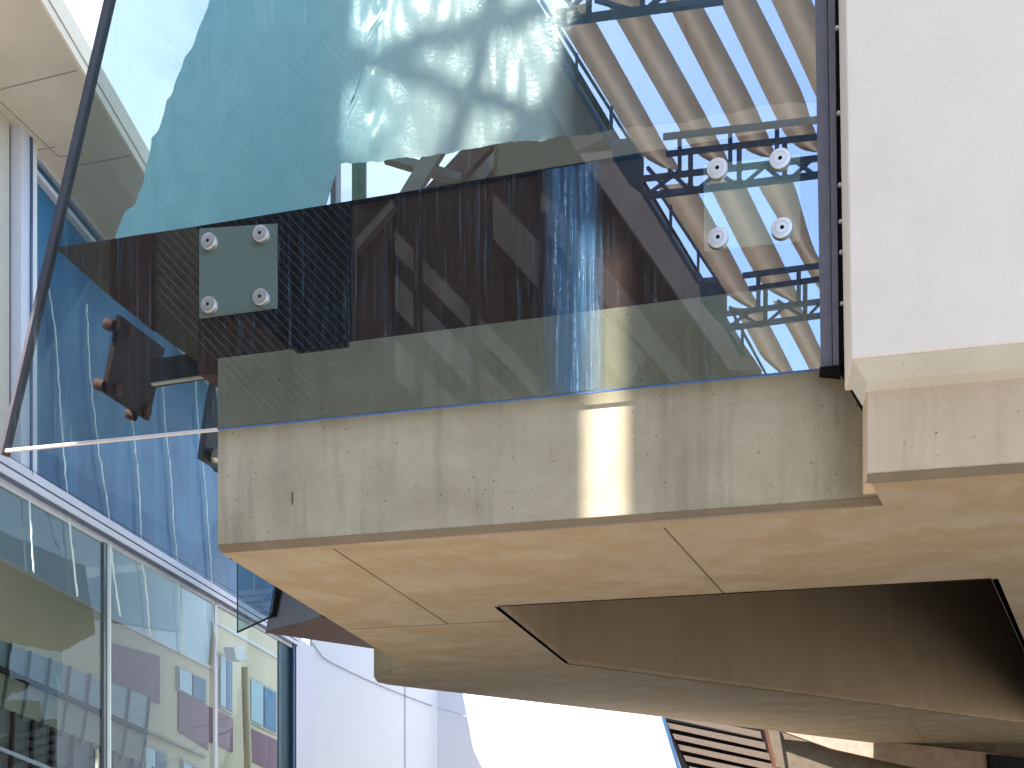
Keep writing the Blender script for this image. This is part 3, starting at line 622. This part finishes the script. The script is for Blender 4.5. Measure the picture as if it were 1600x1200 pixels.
# wavy white lines mirrored in the glazing, built as thin tubes
reflected_lines = [('first', [(45, 763), (48, 820), (53, 895)], 'shortest wavy white reflected line, nearest the left edge of the photo'),
 ('b', [(72, 430), (85, 510), (92, 600), (97, 680), (104, 760), (108, 810), (113, 860), (121, 932)], 'long wavy white reflected line second from left, ending on the lower glass'),
 ('c', [(135, 475), (138, 530), (142, 600), (152, 690), (160, 740), (169, 800), (173, 850), (177, 890), (188, 963)], 'wavy white reflected line that bends most, beside the dark mullion'),
 ('d', [(206, 655), (211, 700), (217, 760), (221, 850), (223, 885), (228, 915), (235, 992)], 'wavy white reflected line below the brown diamond bracket'),
 ('e', [(254, 590), (257, 650), (262, 700), (268, 760), (272, 830), (278, 890), (281, 950), (287, 1020)], 'wavy white reflected line second from the concrete edge'),
 ('f', [(305, 590), (308, 650), (314, 700), (320, 760), (325, 830), (330, 900), (333, 970), (341, 1045)], 'wavy white reflected line closest to the concrete edge')]
for nm, pts, lab in reflected_lines:
    P_ = spline(pts, 8); P_ = [c_(x+1.6*noise.noise(Vector((y*.06, x*.01, 3))), y, .045) for x, y in P_]
    o = MB().tube(P_, lambda i: P_[i].y*.00085*(1+.5*noise.noise(Vector((i*.4, 0, 0)))), 6).build('reflected_line', M_pale_line, None, smooth=True)
    tag(o, lab, 'reflected_line', 'wavy white reflected lines on the blue glazing')
# ---------------------------------------------------------------- building seen through the lower glazing
def b_(x, y, off=0): return pv(1, -.04, -9.5+off, x, y)
rbld = thing('beige_building', 'beige rendered building with dull purple panels seen through the lower glazing', 'building', b_(300, 1300))
def bp(pts, nm, m, off=0, th=-.2):
    return MB().prism([b_(x, y, off) for x, y in pts], (th, 0, 0)).build(nm, m, rbld)
bp([(-40, 850), (175, 967), (330, 1044), (345, 915), (470, 985), (462, 1290), (-40, 1290)], 'wall', M_beige)
bp([(-40, 640), (343, 900), (343, 1050), (175, 963), (-40, 846)], 'sky_reflection_paint', M_cloudy, -.1)  # painted panel standing in for the sky mirrored in the glazing
bp([(340, 971), (462, 1041), (462, 1045), (340, 975)], 'coping', M_wall, .08)
bp([(-40, 846), (175, 963), (340, 1046), (340, 1050), (175, 967), (-40, 850)], 'parapet', M_wall, .08)
bp([(-40, 985), (235, 1090), (228, 1145), (-40, 1025)], 'spandrel', plain('bluegrey_cladding', (.24, .33, .38), .5), .05)
bp([(-40, 1022), (232, 1141), (231, 1148), (-40, 1030)], 'dark_rail', M_black, .15)
bp([(-40, 1030), (230, 1148), (224, 1192), (-40, 1088)], 'cladding', M_olive, .06)
bp([(-40, 1088), (224, 1192), (220, 1290), (-40, 1290)], 'plinth', M_grey, .05)
bp([(-40, 1150), (60, 1190), (170, 1240), (170, 1246), (60, 1197), (-40, 1156)], 'sill_rail', M_lav, .1)
for i in range(8):
    x = 12+i*31; r = 1030+(x+40)*.437; p_ = 1088+(x+40)*.394; u_ = 985+(x+40)*.382
    bp([(x, r), (x+2.5, r+1), (x-6, r+57), (x-8.5, r+56)], 'batten', M_grey, .09)
    bp([(x+6, u_), (x+7.5, u_+1), (x+1.5, r), (x, r-1)], 'batten', M_grey, .09)
    bp([(x+8, p_+3), (x+12, p_+4), (x+6, 1290), (x+1, 1290)], 'batten', M_black, .09)
for q in ([(176, 1005), (250, 1025), (250, 1100), (176, 1070)], [(280, 1078), (326, 1104), (326, 1172), (280, 1142)], [(327, 1104), (364, 1122), (364, 1176), (327, 1157)], [(390, 1137), (434, 1157), (434, 1208), (390, 1188)]):
    bp(q, 'purple_panel', M_purple, .04)
def win(q, lab=None):
    w_ = bp(q, 'window', M_cream, .06)
    cx = sum(p[0] for p in q)/4; cy = sum(p[1] for p in q)/4
    for s in (0, 1):
        a, b, c, d = q; L_ = lambda p, r, t: (p[0]+(r[0]-p[0])*t, p[1]+(r[1]-p[1])*t)
        t0, t1 = (.06, .47) if s == 0 else (.53, .94)
        qq = [L_(L_(a, b, t0), L_(d, c, t0), .06), L_(L_(a, b, t1), L_(d, c, t1), .06), L_(L_(a, b, t1), L_(d, c, t1), .94), L_(L_(a, b, t0), L_(d, c, t0), .94)]
        sub(MB().prism([b_(x, y, .09) for x, y in qq], (-.03, 0, 0)), 'pane', M_blue if s else plain('pane_teal', (.25, .42, .46), .1), w_)
win([(344, 1020), (364, 1030), (364, 1118), (344, 1106)]); win([(390, 1056), (434, 1080), (434, 1150), (390, 1128)]); win([(278, 1040), (324, 1062), (324, 1102), (278, 1078)])
win([(226, 1160), (262, 1176), (262, 1260), (226, 1250)]); win([(285, 1185), (318, 1200), (318, 1280), (285, 1270)])
bp([(230, 1138), (325, 1180), (325, 1184), (230, 1143)], 'string_course', M_band, .1)
lampp = thing('street_lamp', 'cream street lamp with a curved white head in front of the beige building', 'street lamp', b_(388, 1290, .6))
MB().tube([b_(387, 1290, .6), b_(387, 1180, .6), b_(385, 1120, .6), b_(383, 1042, .6)], .11, 10).build('pole', plain('lamp_cream', (.9, .72, .4), .4), lampp, smooth=True)
MB().prism([b_(x, y, .65) for x, y in ((365, 1011), (382, 1010), (385, 1025), (393, 1033), (378, 1034), (369, 1030))], (-.3, 0, 0)).build('lamp_head', M_wall, lampp, bevel=.03)
# ---------------------------------------------------------------- white building, bottom centre
wbd = thing('white_building', 'white rendered building with a sunlit face below the concrete soffit', 'building', (-4, 26, -EYE))
a = Vector((K(487)*24.6, 24.6, -1.6)); b = px(682, 1300, 30.); b.z = -1.6; c = px(1034, 1300, 31); c.z = -1.6
MB().prism([a, b, b+UP*8.6, a+UP*8.6], (-.1, .3, 0)).build('shaded_wall', M_wall, wbd)
MB().prism([b+Vector((.003, 0, 0)), c, c+UP*8.6, b+Vector((.003, 0, 0))+UP*8.6], (0, .3, 0)).build('sunlit_wall', M_wall, wbd)
wn = (b-a).cross(UP).normalized(); 
if wn.y > 0: wn = -wn
def w1(x, y, off=.01): return raypl(x, y, a+wn*off, wn)
MB().prism([w1(632, 1040), w1(634, 1040), w1(634, 1290), w1(632, 1290)], wn*-.008).build('wall_joint', plain('joint_lav', (.45, .45, .52), .8), wbd)
cur = spline([(488, 1004), (498, 1018), (512, 1032), (560, 1056), (620, 1082), (675, 1103)], 6)
MB().tube([w1(x, y, .03) for x, y in cur], .010, 6).build('curved_trim', M_post, wbd)
yw = 30.
MB().tube([px(x, y, 29.9) for x, y in ((684, 1106), (780, 1134), (900, 1168), (1040, 1206))], .012, 6).build('curved_trim', plain('trim_pale', (.4, .4, .42), .6), wbd)
# ---------------------------------------------------------------- louvre vent and concrete, bottom right
lv = thing('louvre_vent', 'wall louvre of slanting dark and beige slats below the soffit', 'louvre', px(1120, 1240, 34))
YL = 36.
MB().prism([px(1036, 1110, YL+.3), px(1190, 1125, YL+.3), px(1225, 1260, YL+.3), px(1085, 1260, YL+.3)], (0, .2, 0)).build('backing', M_black, lv)
for i in range(9):
    y = 1112+i*17; x = 1034+i*8.5; xr = 1188+i*7.5*.9
    MB().prism([px(x, y, YL), px(xr, y+31, YL), px(xr+2.5, y+42, YL), px(x+4, y+9, YL)], (0, .12, 0)).build('slat', M_slat, lv)
MB().prism([px(1188, 1110, YL-.1), px(1193, 1110, YL-.1), px(1228, 1260, YL-.1), px(1222, 1260, YL-.1)], (0, .2, 0)).build('side_frame', M_brown, lv)
MB().prism([px(1033, 1115, YL-.1), px(1037, 1115, YL-.1), px(1082, 1260, YL-.1), px(1077, 1260, YL-.1)], (0, .2, 0)).build('side_frame', M_dkblue, lv)
fb = thing('far_concrete_wall', 'brown concrete wall with a paler raking beam beyond the soffit at bottom right', 'wall', px(1400, 1240, 38))
MB().prism([px(1190, 1090, 38), px(1800, 1090, 38), px(1800, 1300, 38), px(1190, 1300, 38)], (0, .4, 0)).build('wall', M_fwall, fb)
MB().prism([px(1215, 1140, 37.5), px(1560, 1178, 37.5), px(1545, 1225, 37.5), px(1300, 1170, 37.5)], (0, .3, 0)).build('raking_beam', M_rake, fb)
MB().prism([px(1193, 1110, 37.4), px(1212, 1110, 37.4), px(1240, 1280, 37.4), px(1216, 1280, 37.4)], (0, .3, 0)).build('pilaster', M_fwall, fb)
MB().prism([px(1545, 1178, 37.3), px(1650, 1190, 37.3), px(1650, 1280, 37.3), px(1552, 1280, 37.3)], (0, .3, 0)).build('dark_opening', M_black, fb)
for r in ROOTS:
    del r['_base']
